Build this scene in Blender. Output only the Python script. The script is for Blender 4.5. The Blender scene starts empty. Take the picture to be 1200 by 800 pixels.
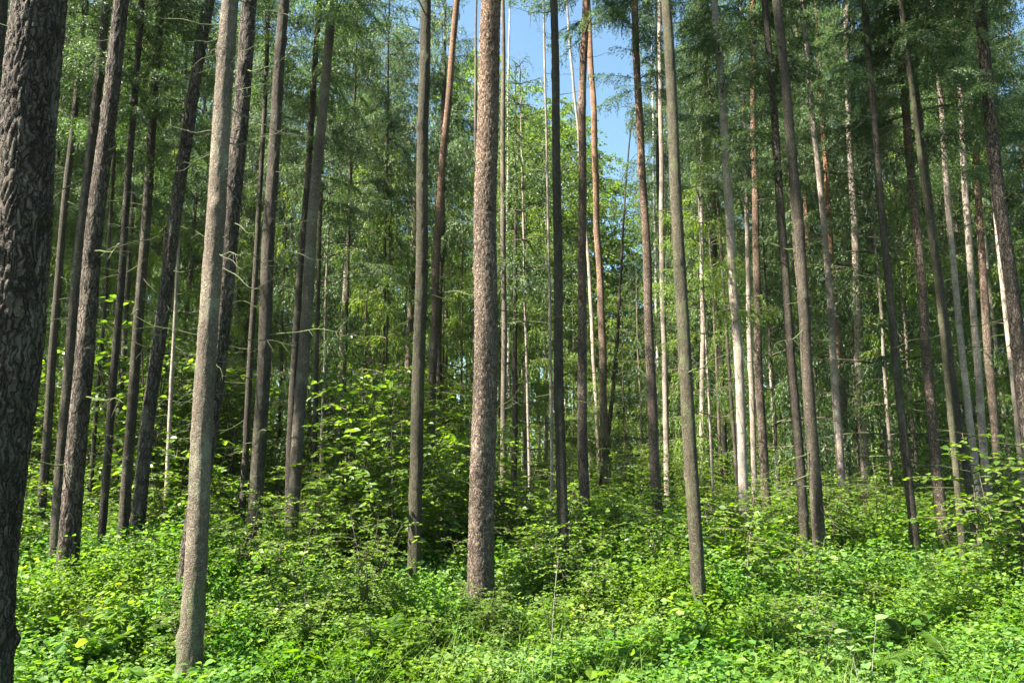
import bpy, math, random
import numpy as np
from mathutils import Vector, Matrix, Quaternion

R = math.radians
HAZE = .00015
scene = bpy.context.scene
COL = scene.collection
rng = np.random.default_rng(7)
random.seed(7)

# ------------------------------------------------------------------ camera
F_PX, PITCH, EYE = 867.0, R(9.0), 1.6
cam_d = bpy.data.cameras.new('camera')
cam = bpy.data.objects.new('camera', cam_d)
COL.objects.link(cam)
cam.location = (0, 0, EYE)
cam.rotation_euler = (R(90) + PITCH, 0, 0)
cam_d.sensor_width = 36.0
cam_d.lens = 36.0 * F_PX / 1200.0
cam_d.clip_start = 0.05
cam_d.clip_end = 2000
scene.camera = cam


def at(px, py, Y):
    """photo pixel (1200 x 800) -> the point at depth Y"""
    cx, cy = (px - 600) / F_PX, (400 - py) / F_PX
    dy = math.cos(PITCH) - cy * math.sin(PITCH)
    dz = math.sin(PITCH) + cy * math.cos(PITCH)
    t = Y / dy
    return np.array([t * cx, Y, EYE + t * dz]), t


# ------------------------------------------------------------------ terrain
def terrain(x, y):
    x = np.asarray(x, float); y = np.asarray(y, float)
    z = 0.07 * np.sin(0.55 * x + 0.3 * y + 1.0) + 0.06 * np.sin(0.9 * y - 0.4 * x) + 0.03 * np.sin(1.7 * x + 1.1 * y)
    z = z + 0.05 * np.sin(0.21 * x - 0.13 * y + 2.0) * np.clip(y / 15, 0, 3)
    return z


def fnoise(x, y, s=1.0, seed=0):
    r = np.random.default_rng(seed)
    out = np.zeros_like(np.asarray(x, float)); amp = 1.0; tot = 0
    for o in range(4):
        for k in range(3):
            a = r.uniform(0, 2 * math.pi); ph = r.uniform(0, 6.28)
            out = out + amp * np.sin((np.cos(a) * x + np.sin(a) * y) * s * (1.9 ** o) + ph)
            tot += amp * 0.5
        amp *= 0.6
    return out / tot          # about -1..1


# ------------------------------------------------------------------ mesh helpers
class MB:
    """collects vertex / quad blocks, each with a material slot"""
    def __init__(self):
        self.v, self.f, self.m, self.n = [], [], [], 0

    def add(self, v, f, mat=0):
        v = np.asarray(v, np.float32).reshape(-1, 3); f = np.asarray(f, np.int32).reshape(-1, 4)
        self.v.append(v); self.f.append(f + self.n); self.m.append(np.full(len(f), mat, np.int32)); self.n += len(v)

    def mesh(self, name, mats, smooth=True):
        me = bpy.data.meshes.new(name)
        v = np.concatenate(self.v); f = np.concatenate(self.f); mi = np.concatenate(self.m)
        me.vertices.add(len(v)); me.vertices.foreach_set('co', v.ravel())
        me.loops.add(len(f) * 4); me.loops.foreach_set('vertex_index', f.ravel())
        me.polygons.add(len(f))
        me.polygons.foreach_set('loop_start', np.arange(0, len(f) * 4, 4, dtype=np.int32))
        me.polygons.foreach_set('material_index', mi)
        me.polygons.foreach_set('use_smooth', np.full(len(f), smooth))
        for m in mats:
            me.materials.append(m)
        me.update(calc_edges=True)
        return me


def nrm(a):
    return a / np.maximum(np.linalg.norm(a, axis=-1, keepdims=True), 1e-9)


LEAF_V = np.array([[0, 0, 0], [-.40, .30, .07], [-.31, .68, .05], [0, 1, -.10], [.31, .68, .05], [.40, .30, .07]], np.float32)
LEAF_F = np.array([[0, 3, 2, 1], [0, 5, 4, 3]])
DIAM_V = np.array([[0, 0, 0], [-.5, .45, .0], [0, 1, -.05], [.5, .45, .0]], np.float32)
DIAM_F = np.array([[0, 3, 2, 1]])


def stamp(mb, tv, tf, P, D, N, S, W=None, mat=0):
    """one small template per row: axis D, normal N, length S, width W"""
    n = len(P)
    if n == 0:
        return
    D = nrm(D); X = nrm(np.cross(D, N)); N = np.cross(X, D)
    S = np.asarray(S, float).reshape(-1, 1) * np.ones((n, 1)); W = S if W is None else np.asarray(W, float).reshape(-1, 1) * np.ones((n, 1))
    k = len(tv)
    v = (P[:, None, :] + tv[None, :, 0:1] * (X * W)[:, None, :] + tv[None, :, 1:2] * (D * S)[:, None, :] + tv[None, :, 2:3] * (N * S)[:, None, :])
    f = tf[None] + (np.arange(n) * k)[:, None, None]
    mb.add(v, f, mat)


def tube(mb, pts, rad, segs=5, mat=0):
    pts = np.asarray(pts, float); n = len(pts); rad = np.asarray(rad, float) * np.ones(n)
    T = nrm(np.gradient(pts, axis=0))
    ref = np.array([0, 0, 1.0]) if abs(T[0, 2]) < 0.8 else np.array([1.0, 0, 0])
    A = nrm(np.cross(T, ref)); B = np.cross(T, A)
    th = np.linspace(0, 2 * math.pi, segs, endpoint=False)
    v = pts[:, None] + rad[:, None, None] * (np.cos(th)[None, :, None] * A[:, None] + np.sin(th)[None, :, None] * B[:, None])
    i = np.arange(n - 1)[:, None] * segs; j = np.arange(segs)[None]; j2 = (j + 1) % segs
    f = np.stack([i + j, i + j2, i + segs + j2, i + segs + j], -1)
    mb.add(v, f, mat)


def rnd_dir(n, zmin=-1, zmax=1, r=rng):
    z = r.uniform(zmin, zmax, n); a = r.uniform(0, 2 * math.pi, n); q = np.sqrt(1 - z * z)
    return np.stack([q * np.cos(a), q * np.sin(a), z], -1)


# ------------------------------------------------------------------ materials
def newmat(name):
    m = bpy.data.materials.new(name); m.use_nodes = True
    nt = m.node_tree; nt.nodes.clear()
    out = nt.nodes.new('ShaderNodeOutputMaterial')
    return m, nt, out


def N_(nt, t, **kw):
    n = nt.nodes.new(t)
    for k, v in kw.items():
        if k in n.inputs:
            n.inputs[k].default_value = v
        else:
            setattr(n, k, v)
    return n


def ramp(nt, fac, stops, interp='LINEAR'):
    r = nt.nodes.new('ShaderNodeValToRGB'); cr = r.color_ramp; cr.interpolation = interp
    while len(cr.elements) < len(stops):
        cr.elements.new(0.5)
    for e, (p, c) in zip(cr.elements, stops):
        e.position = p; e.color = (*c, 1)
    nt.links.new(fac, r.inputs[0])
    return r


def leaf_mat(name, cols, trans, tmix=0.45, rough=0.45, spec=0.35, objvar=0.25, patch=False):
    """leaf: colour differs from leaf to leaf and from plant to plant; part of the light passes through"""
    m, nt, out = newmat(name); L = nt.links
    geo = N_(nt, 'ShaderNodeNewGeometry'); oi = N_(nt, 'ShaderNodeObjectInfo')
    rp = ramp(nt, geo.outputs['Random Per Island'], [(i / (len(cols) - 1), c) for i, c in enumerate(cols)])
    hsv = N_(nt, 'ShaderNodeHueSaturation')
    mr = N_(nt, 'ShaderNodeMapRange'); mr.inputs['To Min'].default_value = 1 - objvar; mr.inputs['To Max'].default_value = 1 + objvar
    L.new(oi.outputs['Random'], mr.inputs['Value']); L.new(mr.outputs[0], hsv.inputs['Value']); L.new(rp.outputs[0], hsv.inputs['Color'])
    if patch:
        tcp = N_(nt, 'ShaderNodeTexCoord'); np_ = N_(nt, 'ShaderNodeTexNoise', Scale=.9, Detail=3.0); L.new(tcp.outputs['Object'], np_.inputs['Vector'])
        h3 = N_(nt, 'ShaderNodeHueSaturation'); L.new(hsv.outputs[0], h3.inputs['Color'])
        for sock, a_, b_ in (('Hue', .49, .54), ('Saturation', 1.15, .82), ('Value', .72, 1.3)):
            q_ = N_(nt, 'ShaderNodeMapRange'); q_.inputs['From Min'].default_value = .33; q_.inputs['From Max'].default_value = .67; q_.inputs['To Min'].default_value = a_; q_.inputs['To Max'].default_value = b_
            L.new(np_.outputs['Color' if sock == 'Hue' else 'Fac'], q_.inputs['Value']); L.new(q_.outputs[0], h3.inputs[sock])
        hsv = h3
    pb = N_(nt, 'ShaderNodeBsdfPrincipled', **{'Roughness': rough, 'Specular IOR Level': spec})
    L.new(hsv.outputs[0], pb.inputs['Base Color'])
    mul = N_(nt, 'ShaderNodeMix', data_type='RGBA', blend_type='MULTIPLY'); mul.inputs['Factor'].default_value = 1
    L.new(hsv.outputs[0], mul.inputs[6]); mul.inputs[7].default_value = (*trans, 1)
    tr = N_(nt, 'ShaderNodeBsdfTranslucent'); L.new(mul.outputs[2], tr.inputs['Color'])
    mx = N_(nt, 'ShaderNodeMixShader'); mx.inputs[0].default_value = tmix
    L.new(pb.outputs[0], mx.inputs[1]); L.new(tr.outputs[0], mx.inputs[2]); L.new(mx.outputs[0], out.inputs[0])
    return m


def bark_mat(name, dark, mid, light, lichen, sx=22.0, sz=5.0, bump=0.9, lich=0.35, orange=None, rough=0.9, crack=.55):
    m, nt, out = newmat(name); L = nt.links
    tc = N_(nt, 'ShaderNodeTexCoord'); oi = N_(nt, 'ShaderNodeObjectInfo')
    off = N_(nt, 'ShaderNodeVectorMath', operation='SCALE'); off.inputs[0].default_value = (13, 7, 31); L.new(oi.outputs['Random'], off.inputs['Scale'])
    ad = N_(nt, 'ShaderNodeVectorMath', operation='ADD'); L.new(tc.outputs['Object'], ad.inputs[0]); L.new(off.outputs[0], ad.inputs[1])
    wn = N_(nt, 'ShaderNodeTexNoise', Scale=14.0, Detail=5.0); L.new(ad.outputs[0], wn.inputs['Vector'])
    wsc = N_(nt, 'ShaderNodeVectorMath', operation='SCALE'); wsc.inputs['Scale'].default_value = 0.09
    L.new(wn.outputs['Color'], wsc.inputs[0])
    ad2 = N_(nt, 'ShaderNodeVectorMath', operation='ADD'); L.new(ad.outputs[0], ad2.inputs[0]); L.new(wsc.outputs[0], ad2.inputs[1])
    mp = N_(nt, 'ShaderNodeMapping'); mp.inputs['Scale'].default_value = (sx, sx, sz); L.new(ad2.outputs[0], mp.inputs['Vector'])
    vo = N_(nt, 'ShaderNodeTexVoronoi', feature='DISTANCE_TO_EDGE', Scale=1.0); L.new(mp.outputs[0], vo.inputs['Vector'])
    vc = N_(nt, 'ShaderNodeTexVoronoi', feature='F1', Scale=1.0); L.new(mp.outputs[0], vc.inputs['Vector'])
    fine = N_(nt, 'ShaderNodeTexNoise', Scale=3.0, Detail=8.0, Roughness=0.7); L.new(mp.outputs[0], fine.inputs['Vector'])
    crk = ramp(nt, vo.outputs['Distance'], [(0.0, (0, 0, 0)), (0.16, (1, 1, 1))])
    base = ramp(nt, fine.outputs['Fac'], [(0.3, dark), (0.5, mid), (0.72, light)])
    # plate-to-plate tone
    sep = N_(nt, 'ShaderNodeSeparateColor'); L.new(vc.outputs['Color'], sep.inputs[0])
    ptone = N_(nt, 'ShaderNodeMapRange'); ptone.inputs['To Min'].default_value = 0.7; ptone.inputs['To Max'].default_value = 1.25; L.new(sep.outputs[0], ptone.inputs['Value'])
    hs = N_(nt, 'ShaderNodeHueSaturation'); L.new(base.outputs[0], hs.inputs['Color']); L.new(ptone.outputs[0], hs.inputs['Value'])
    cur = hs.outputs[0]
    if orange:
        sx_ = N_(nt, 'ShaderNodeSeparateXYZ'); L.new(tc.outputs['Object'], sx_.inputs[0])
        hr = N_(nt, 'ShaderNodeMapRange'); hr.inputs['From Min'].default_value = 3.5; hr.inputs['From Max'].default_value = 11.0; L.new(sx_.outputs['Z'], hr.inputs['Value'])
        mo = N_(nt, 'ShaderNodeMix', data_type='RGBA'); L.new(hr.outputs[0], mo.inputs['Factor']); L.new(cur, mo.inputs[6])
        orp = ramp(nt, fine.outputs['Fac'], [(0.3, tuple(c * .6 for c in orange)), (0.7, orange)]); L.new(orp.outputs[0], mo.inputs[7]); cur = mo.outputs[2]
    mc = N_(nt, 'ShaderNodeMix', data_type='RGBA'); L.new(crk.outputs[0], mc.inputs['Factor']); mc.inputs[6].default_value = (*[c * crack for c in dark], 1); L.new(cur, mc.inputs[7])
    ln = N_(nt, 'ShaderNodeTexNoise', Scale=5.0, Detail=6.0, Roughness=0.75); L.new(ad.outputs[0], ln.inputs['Vector'])
    lr = ramp(nt, ln.outputs['Fac'], [(0.52, (0, 0, 0)), (0.66, (lich, lich, lich))])
    ml = N_(nt, 'ShaderNodeMix', data_type='RGBA'); L.new(lr.outputs[0], ml.inputs['Factor']); L.new(mc.outputs[2], ml.inputs[6]); ml.inputs[7].default_value = (*lichen, 1)
    # broad weathered patches, and moss creeping up from the foot
    mp2 = N_(nt, 'ShaderNodeMapping'); mp2.inputs['Scale'].default_value = (5, 5, 1.6); L.new(ad.outputs[0], mp2.inputs['Vector'])
    pn = N_(nt, 'ShaderNodeTexNoise', Scale=1.0, Detail=5.0, Roughness=.65); L.new(mp2.outputs[0], pn.inputs['Vector'])
    pm = N_(nt, 'ShaderNodeMapRange'); pm.inputs['From Min'].default_value = .3; pm.inputs['From Max'].default_value = .7; pm.inputs['To Min'].default_value = .55; pm.inputs['To Max'].default_value = 1.4
    L.new(pn.outputs['Fac'], pm.inputs['Value'])
    h1 = N_(nt, 'ShaderNodeHueSaturation'); L.new(ml.outputs[2], h1.inputs['Color']); L.new(pm.outputs[0], h1.inputs['Value'])
    sz_ = N_(nt, 'ShaderNodeSeparateXYZ'); L.new(tc.outputs['Object'], sz_.inputs[0])
    zr = N_(nt, 'ShaderNodeMapRange'); zr.inputs['From Min'].default_value = 1.5; zr.inputs['From Max'].default_value = 0.0; zr.inputs['To Min'].default_value = -.12; zr.inputs['To Max'].default_value = .30; L.new(sz_.outputs['Z'], zr.inputs['Value'])
    za = N_(nt, 'ShaderNodeMath', operation='ADD'); L.new(pn.outputs['Fac'], za.inputs[0]); L.new(zr.outputs[0], za.inputs[1])
    zm = ramp(nt, za.outputs[0], [(.60, (0, 0, 0)), (.78, (.75, .75, .75))])
    mm = N_(nt, 'ShaderNodeMix', data_type='RGBA'); L.new(zm.outputs[0], mm.inputs['Factor']); L.new(h1.outputs[0], mm.inputs[6]); mm.inputs[7].default_value = (.06, .085, .025, 1)
    ml = mm
    ov = N_(nt, 'ShaderNodeMapRange'); ov.inputs['To Min'].default_value = 0.8; ov.inputs['To Max'].default_value = 1.2; L.new(oi.outputs['Random'], ov.inputs['Value'])
    h2 = N_(nt, 'ShaderNodeHueSaturation'); L.new(ml.outputs[2], h2.inputs['Color']); L.new(ov.outputs[0], h2.inputs['Value'])
    pb = N_(nt, 'ShaderNodeBsdfPrincipled', Roughness=rough, **{'Specular IOR Level': 0.2}); L.new(h2.outputs[0], pb.inputs['Base Color'])
    mh = N_(nt, 'ShaderNodeMath', operation='MULTIPLY_ADD'); L.new(fine.outputs['Fac'], mh.inputs[0]); mh.inputs[1].default_value = 0.6; L.new(crk.outputs[0], mh.inputs[2])
    bp = N_(nt, 'ShaderNodeBump', Strength=bump, Distance=0.012); L.new(mh.outputs[0], bp.inputs['Height']); L.new(bp.outputs[0], pb.inputs['Normal'])
    L.new(pb.outputs[0], out.inputs[0])
    return m


M = {}
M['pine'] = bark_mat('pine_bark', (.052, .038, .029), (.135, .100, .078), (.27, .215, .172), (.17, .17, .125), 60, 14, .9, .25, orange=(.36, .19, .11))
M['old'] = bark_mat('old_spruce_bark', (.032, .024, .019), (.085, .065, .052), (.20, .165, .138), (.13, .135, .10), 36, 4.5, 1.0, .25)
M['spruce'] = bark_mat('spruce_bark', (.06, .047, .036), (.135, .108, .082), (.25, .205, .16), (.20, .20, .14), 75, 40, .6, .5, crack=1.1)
M['dark'] = bark_mat('shade_dark_spruce_bark', (.032, .025, .02), (.062, .05, .038), (.11, .09, .07), (.10, .115, .07), 60, 26, .7, .4, crack=.9)  # dark bark colour that also carries the shade on trunks standing in shadow
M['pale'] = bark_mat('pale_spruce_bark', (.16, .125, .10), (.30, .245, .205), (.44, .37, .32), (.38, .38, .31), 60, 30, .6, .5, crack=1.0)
M['mossy'] = bark_mat('mossy_bark', (.034, .029, .019), (.068, .059, .040), (.135, .118, .085), (.085, .105, .045), 70, 36, .6, .6, crack=1.0)
M['birch'] = bark_mat('birch_bark', (.22, .20, .17), (.50, .48, .43), (.64, .62, .57), (.10, .09, .08), 8, 40, .3, .6)
M['twig'] = bark_mat('grey_twig', (.16, .14, .12), (.30, .28, .24), (.45, .43, .38), (.45, .46, .38), 90, 60, .3, .5)
M['wood'] = bark_mat('brown_twig', (.05, .04, .03), (.10, .08, .06), (.16, .13, .10), (.13, .14, .09), 80, 50, .3, .4)
M['needle'] = leaf_mat('spruce_needles', [(.020, .044, .020), (.036, .070, .028), (.058, .100, .037), (.11, .16, .055)], (1.55, 1.65, .75), .44, .5, .35, .3)
M['needle_y'] = leaf_mat('young_spruce_needles', [(.055, .10, .024), (.09, .15, .03), (.14, .20, .04)], (1.75, 1.7, .5), .5, .5, .3, .2)
M['pineneedle'] = leaf_mat('pine_needles', [(.025, .055, .030), (.04, .08, .036), (.055, .10, .04)], (1.2, 1.25, .6), .3, .5, .35, .2)
M['leaf'] = leaf_mat('herb_leaf', [(.046, .094, .016), (.076, .142, .021), (.112, .182, .027), (.158, .22, .035)], (1.85, 1.88, .42), .50, .55, .22, .0, True)
M['grass'] = leaf_mat('grass_blade', [(.06, .125, .022), (.095, .17, .03), (.14, .21, .045)], (1.5, 1.5, .5), .42, .5, .3, .0)
M['shrubleaf'] = leaf_mat('shrub_leaf', [(.05, .10, .018), (.085, .15, .024), (.125, .19, .030)], (1.85, 1.85, .42), .50, .40, .4, .22)
M['birchleaf'] = leaf_mat('birch_leaf', [(.06, .115, .026), (.085, .15, .032), (.12, .18, .04)], (1.6, 1.6, .5), .48, .45, .35, .15)
M['fern'] = leaf_mat('fern_frond', [(.055, .115, .020), (.085, .15, .026)], (1.6, 1.6, .45), .45, .5, .3, .2)
M['paleleaf'] = leaf_mat('pale_leaf', [(.09, .16, .05), (.13, .20, .07)], (1.3, 1.3, .6), .4, .5, .3, .1)

m, nt, out = newmat('forest_soil')
tc = N_(nt, 'ShaderNodeTexCoord'); n1 = N_(nt, 'ShaderNodeTexNoise', Scale=2.2, Detail=8.0, Roughness=.7); nt.links.new(tc.outputs['Object'], n1.inputs['Vector'])
n2 = N_(nt, 'ShaderNodeTexNoise', Scale=45.0, Detail=4.0); nt.links.new(tc.outputs['Object'], n2.inputs['Vector'])
r1 = ramp(nt, n1.outputs['Fac'], [(.3, (.045, .032, .02)), (.5, (.035, .045, .016)), (.7, (.05, .075, .02))])
pb = N_(nt, 'ShaderNodeBsdfPrincipled', Roughness=.95); nt.links.new(r1.outputs[0], pb.inputs['Base Color'])
bp = N_(nt, 'ShaderNodeBump', Strength=.8, Distance=.03); nt.links.new(n2.outputs['Fac'], bp.inputs['Height']); nt.links.new(bp.outputs[0], pb.inputs['Normal'])
nt.links.new(pb.outputs[0], out.inputs[0]); M['soil'] = m


# ------------------------------------------------------------------ object helpers
def link(name, me, parent=None):
    o = bpy.data.objects.new(name, me); COL.objects.link(o)
    if parent:
        o.parent = parent
    return o


def tag(o, label=None, cat=None, group=None, kind=None):
    for k, v in (('label', label), ('category', cat), ('group', group), ('kind', kind)):
        if v:
            o[k] = v
    return o


def empty(name, loc):
    o = bpy.data.objects.new(name, None); COL.objects.link(o); o.location = loc; o.empty_display_size = .2
    return o


# ------------------------------------------------------------------ ground sheet
gx = np.concatenate([np.linspace(-600, -40, 20), np.linspace(-38, 38, 150), np.linspace(40, 600, 20)])
gy = np.concatenate([np.linspace(-200, -12, 10), np.linspace(-10, 60, 170), np.linspace(64, 900, 24)])
X, Y = np.meshgrid(gx, gy, indexing='ij')
g = MB(); nx, ny = X.shape
idx = np.arange(nx * ny).reshape(nx, ny)
g.add(np.stack([X, Y, terrain(X, Y)], -1), np.stack([idx[:-1, :-1], idx[1:, :-1], idx[1:, 1:], idx[:-1, 1:]], -1))
ground = link('ground', g.mesh('ground', [M['soil']])); ground['kind'] = 'structure'


# ------------------------------------------------------------------ trunks
def worley(u, v, pu, seed=0):
    """F2-F1 cell noise, periodic in u with period pu cells"""
    iu, iv = np.floor(u).astype(int), np.floor(v).astype(int)
    best = np.full(u.shape, 9.0); sec = best.copy()
    def h(a, b, s):
        x = np.sin(a * 127.1 + b * 311.7 + s * 74.7) * 43758.5453
        return x - np.floor(x)
    for du in (-1, 0, 1):
        for dv in (-1, 0, 1):
            a, b = iu + du, iv + dv
            aw = np.mod(a, pu)
            px = a + h(aw, b, seed); py = b + h(aw, b, seed + 5)
            d = np.hypot(u - px, v - py)
            sec = np.minimum(sec, np.maximum(best, d)); best = np.minimum(best, d)
    return sec - best


def trunk_mesh(name, axis_fn, r0, H, mat, segs=14, detail=0.0, ztop=9.0, dz=0.12, plate=(.05, .12), seed=0, flare=0.36, top=None):
    """axis_fn(z) -> local x, y offset; bark relief of real depth where detail > 0"""
    zs = np.concatenate([np.arange(-0.25, ztop, dz), np.linspace(ztop, top or H, 26)])
    th = np.linspace(0, 2 * math.pi, segs, endpoint=False)
    tz = np.clip(zs, 0, None)
    r = r0 * np.power(np.clip(1 - tz / H, 0.0, 1), 0.70) * (1 + flare * np.exp(-tz / 0.28)) + 0.004
    rs = np.random.default_rng(seed)
    ph = rs.uniform(0, 6.28, 4)
    Z, TH = np.meshgrid(zs, th, indexing='ij')
    RR = np.repeat(r[:, None], segs, 1)
    RR = RR * (1 + .035 * np.sin(2 * TH + ph[0] + .5 * Z) + .02 * np.sin(3 * TH + ph[1] - .9 * Z) + .018 * np.sin(Z * 3.1 + ph[2] + TH))
    RR = RR * (1 + flare * .5 * np.exp(-np.clip(Z, 0, None) / .22) * np.sin(5 * TH + ph[3]))
    if detail > 0:
        pu = max(5, int(round(2 * math.pi * r0 / plate[0])))
        wob = .35 * np.sin(Z * 7 + ph[1]) + .25 * np.sin(Z * 17 + TH * 2 + ph[2])
        w = worley(np.mod(TH / (2 * math.pi) * pu + wob, pu), Z / plate[1] + .25 * np.sin(TH * 5 + ph[0]), pu, seed)
        w2 = worley(np.mod(TH / (2 * math.pi) * pu * 2 + wob, pu * 2), Z / (plate[1] * .5), pu * 2, seed + 3)
        RR = RR + detail * (np.clip(w * 2.6, 0, 1) - .6) + detail * .35 * (np.clip(w2 * 2, 0, 1) - .5)
    # knots, swellings and old branch scars
    for q in range(int(H * 1.6)):
        kz, ka, ks = rs.uniform(.2, H * .8), rs.uniform(0, 6.283), rs.uniform(.02, .07)
        da = np.angle(np.exp(1j * (TH - ka))) * r0
        RR = RR + r0 * rs.uniform(.08, .30) * np.exp(-(da / (ks * .8)) ** 2 - ((Z - kz) / ks) ** 2)
    ax = np.array([axis_fn(z) for z in zs])
    wv = r0 * .16 * np.clip(zs / 1.5, 0, 1)
    ax = ax + np.stack([wv * (np.sin(zs * 1.15 + ph[0]) + .5 * np.sin(zs * 2.7 + ph[1])), wv * np.sin(zs * .9 + ph[2])], -1)
    v = np.stack([ax[:, 0:1] + RR * np.cos(TH), ax[:, 1:2] + RR * np.sin(TH), Z], -1)
    n = len(zs); i = np.arange(n - 1)[:, None] * segs; j = np.arange(segs)[None]; j2 = (j + 1) % segs
    mb = MB(); mb.add(v, np.stack([i + j, i + j2, i + segs + j2, i + segs + j], -1))
    return mb.mesh(name, [mat])


# ------------------------------------------------------------------ dead branches (bare snags on the trunks)
def dead_branch_mesh(k):
    r = np.random.default_rng(100 + k); mb = MB()
    L = 1.0; n = 9; s = np.linspace(0, 1, n)
    dr = r.uniform(-.35, .05); cu = r.uniform(-.15, .35)
    p = np.stack([s * L, .08 * np.sin(s * r.uniform(3, 7)) * s, dr * s + cu * s * s + .02 * np.sin(s * 11 + r.uniform(0, 6))], -1)
    tube(mb, p, .0095 * (1 - s * .8), 5)
    for q in range(r.integers(3, 7)):
        t = r.uniform(.25, .95); b = np.array([np.interp(t, s, p[:, i]) for i in range(3)])
        d = nrm(np.array([r.uniform(.2, .8), r.choice([-1, 1]) * r.uniform(.4, 1), r.uniform(-.5, .3)]))
        l = r.uniform(.1, .35); u = np.linspace(0, 1, 5)[:, None]
        tube(mb, b + d * l * u + np.array([0, 0, -.12]) * l * u * u, .0045 * (1 - u[:, 0] * .7), 4)
    return mb.mesh('dead_branch', [M['twig']])


DEAD = [dead_branch_mesh(k) for k in range(7)]
DEADW = []
for me in DEAD:
    c = me.copy(); c.materials.clear(); c.materials.append(M['wood']); DEADW.append(c)


# ------------------------------------------------------------------ crowns
def spruce_crown_mesh(seed, L=13.0, Rm=2.0, bare=.18, step=.033, needle='needle', lowdroop=1.0, spr=1.0):
    r = np.random.default_rng(seed); mb = MB()
    TB, TD, TL = [], [], []
    z = 0.0
    while z < L - .25:
        f = z / L
        for q in range(r.integers(3, 6)):
            if f < bare and r.random() < .45:
                continue
            a = r.uniform(0, 2 * math.pi)
            b = Rm * (1 - f) ** .72 * r.uniform(.65, 1.15) + .12
            if f < bare:
                b *= r.uniform(.55, 1.0)
            o = np.array([math.cos(a), math.sin(a), 0]); sd = np.array([-math.sin(a), math.cos(a), 0])
            drp = (.62 * (1 - f) + .1) * lowdroop * r.uniform(.6, 1.3)
            s = np.linspace(0, 1, 8)
            bend = r.uniform(-.15, .15)
            def pt(s):
                s = np.asarray(s)[..., None]
                return np.array([0, 0, z]) + o * (s * b) + sd * (bend * b * s * s) + np.array([0, 0, 1.0]) * b * ((.18 + .4 * f) * s - drp * s ** 2 + .42 * drp * s ** 3)
            tube(mb, pt(s), .016 * (1 - s * .8) * (.5 + b / 3), 4, 1)
            m_ = int(b / step * r.uniform(.5, 1.25))
            ss = np.sort(r.uniform(.12, 1.0, m_ * 2)); base = pt(ss)
            sg = np.where(np.arange(len(ss)) % 2 == 0, 1, -1)[:, None]
            d = o * r.uniform(.3, .9, (len(ss), 1)) + sd * sg * r.uniform(.35, 1.0, (len(ss), 1)) + np.array([0, 0, 1]) * r.uniform(-.5, .15, (len(ss), 1))
            l = (.14 + .44 * np.sin(np.pi * np.clip(ss, 0, 1) ** .8) ** .8 * min(1, b / 1.3)) * r.uniform(.55, 1.35, len(ss))
            TB.append(base); TD.append(nrm(d)); TL.append(l)
        z += r.uniform(.36, .72) * (1 - .35 * f)
    TB = np.concatenate(TB); TD = np.concatenate(TD); TL = np.concatenate(TL)
    n = len(TB); K = 24
    u = (np.arange(K) + .5)[None] * .031
    u = u + r.uniform(-.012, .012, (n, K))
    ok = u < TL[:, None]
    un = u / TL[:, None]
    P = TB[:, None] + TD[:, None] * (u * (1 - .45 * un))[..., None]
    P[..., 2] -= .75 * u * un
    T = TD[:, None] * (1 - .9 * un)[..., None]; T[..., 2] -= 1.6 * un; T = nrm(T)
    rd = rnd_dir(n * K, r=r).reshape(n, K, 3)
    sd = nrm(np.cross(T, rd))
    D = nrm(T * 1.0 + sd * r.uniform(.3, .9, (n, K, 1)))
    Nn = nrm(np.cross(sd, T) + .8 * rnd_dir(n * K, r=r).reshape(n, K, 3))
    S = r.uniform(.040, .078, (n, K)) * spr
    stamp(mb, DIAM_V, DIAM_F, P[ok], D[ok], Nn[ok], S[ok], S[ok] * r.uniform(.24, .36, ok.sum()), 0)
    return mb.mesh('spruce_crown', [M[needle], M['wood']], smooth=False)


def pine_crown_mesh(seed, L=7.0, Rm=1.9):
    r = np.random.default_rng(seed); mb = MB(); PP, DD = [], []
    for q in range(46):
        f = r.uniform(0, 1) ** .8; z = f * L; a = r.uniform(0, 6.283)
        b = Rm * (1 - f) ** .5 * r.uniform(.5, 1.1) + .25
        o = np.array([math.cos(a), math.sin(a), r.uniform(-.25, .35)])
        s = np.linspace(0, 1, 6)
        p = np.array([0, 0, z]) + o * (s[:, None] * b) + np.array([0, 0, .25]) * b * (s[:, None] ** 2) + .05 * np.sin(s[:, None] * 9 + r.uniform(0, 6, 3))
        p[0] = (0, 0, z)
        tube(mb, p, .024 * (1 - s * .75), 4, 1)
        for k in range(int(7 + 9 * b)):
            t = r.uniform(.35, 1.0); c = np.array([np.interp(t, s, p[:, i]) for i in range(3)])
            e = c + r.normal(0, .18, 3)
            tube(mb, np.stack([c, (c + e) / 2 + r.normal(0, .02, 3), e]), [.006, .005, .003], 3, 1)
            m_ = 26
            PP.append(e + r.normal(0, .035, (m_, 3))); DD.append(rnd_dir(m_, -.5, 1, r))
    P = np.concatenate(PP); D = np.concatenate(DD)
    stamp(mb, DIAM_V, DIAM_F, P, D, rnd_dir(len(P), r=r), r.uniform(.06, .12, len(P)), r.uniform(.010, .018, len(P)), 0)
    return mb.mesh('pine_crown', [M['pineneedle'], M['wood']], smooth=False)


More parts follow.
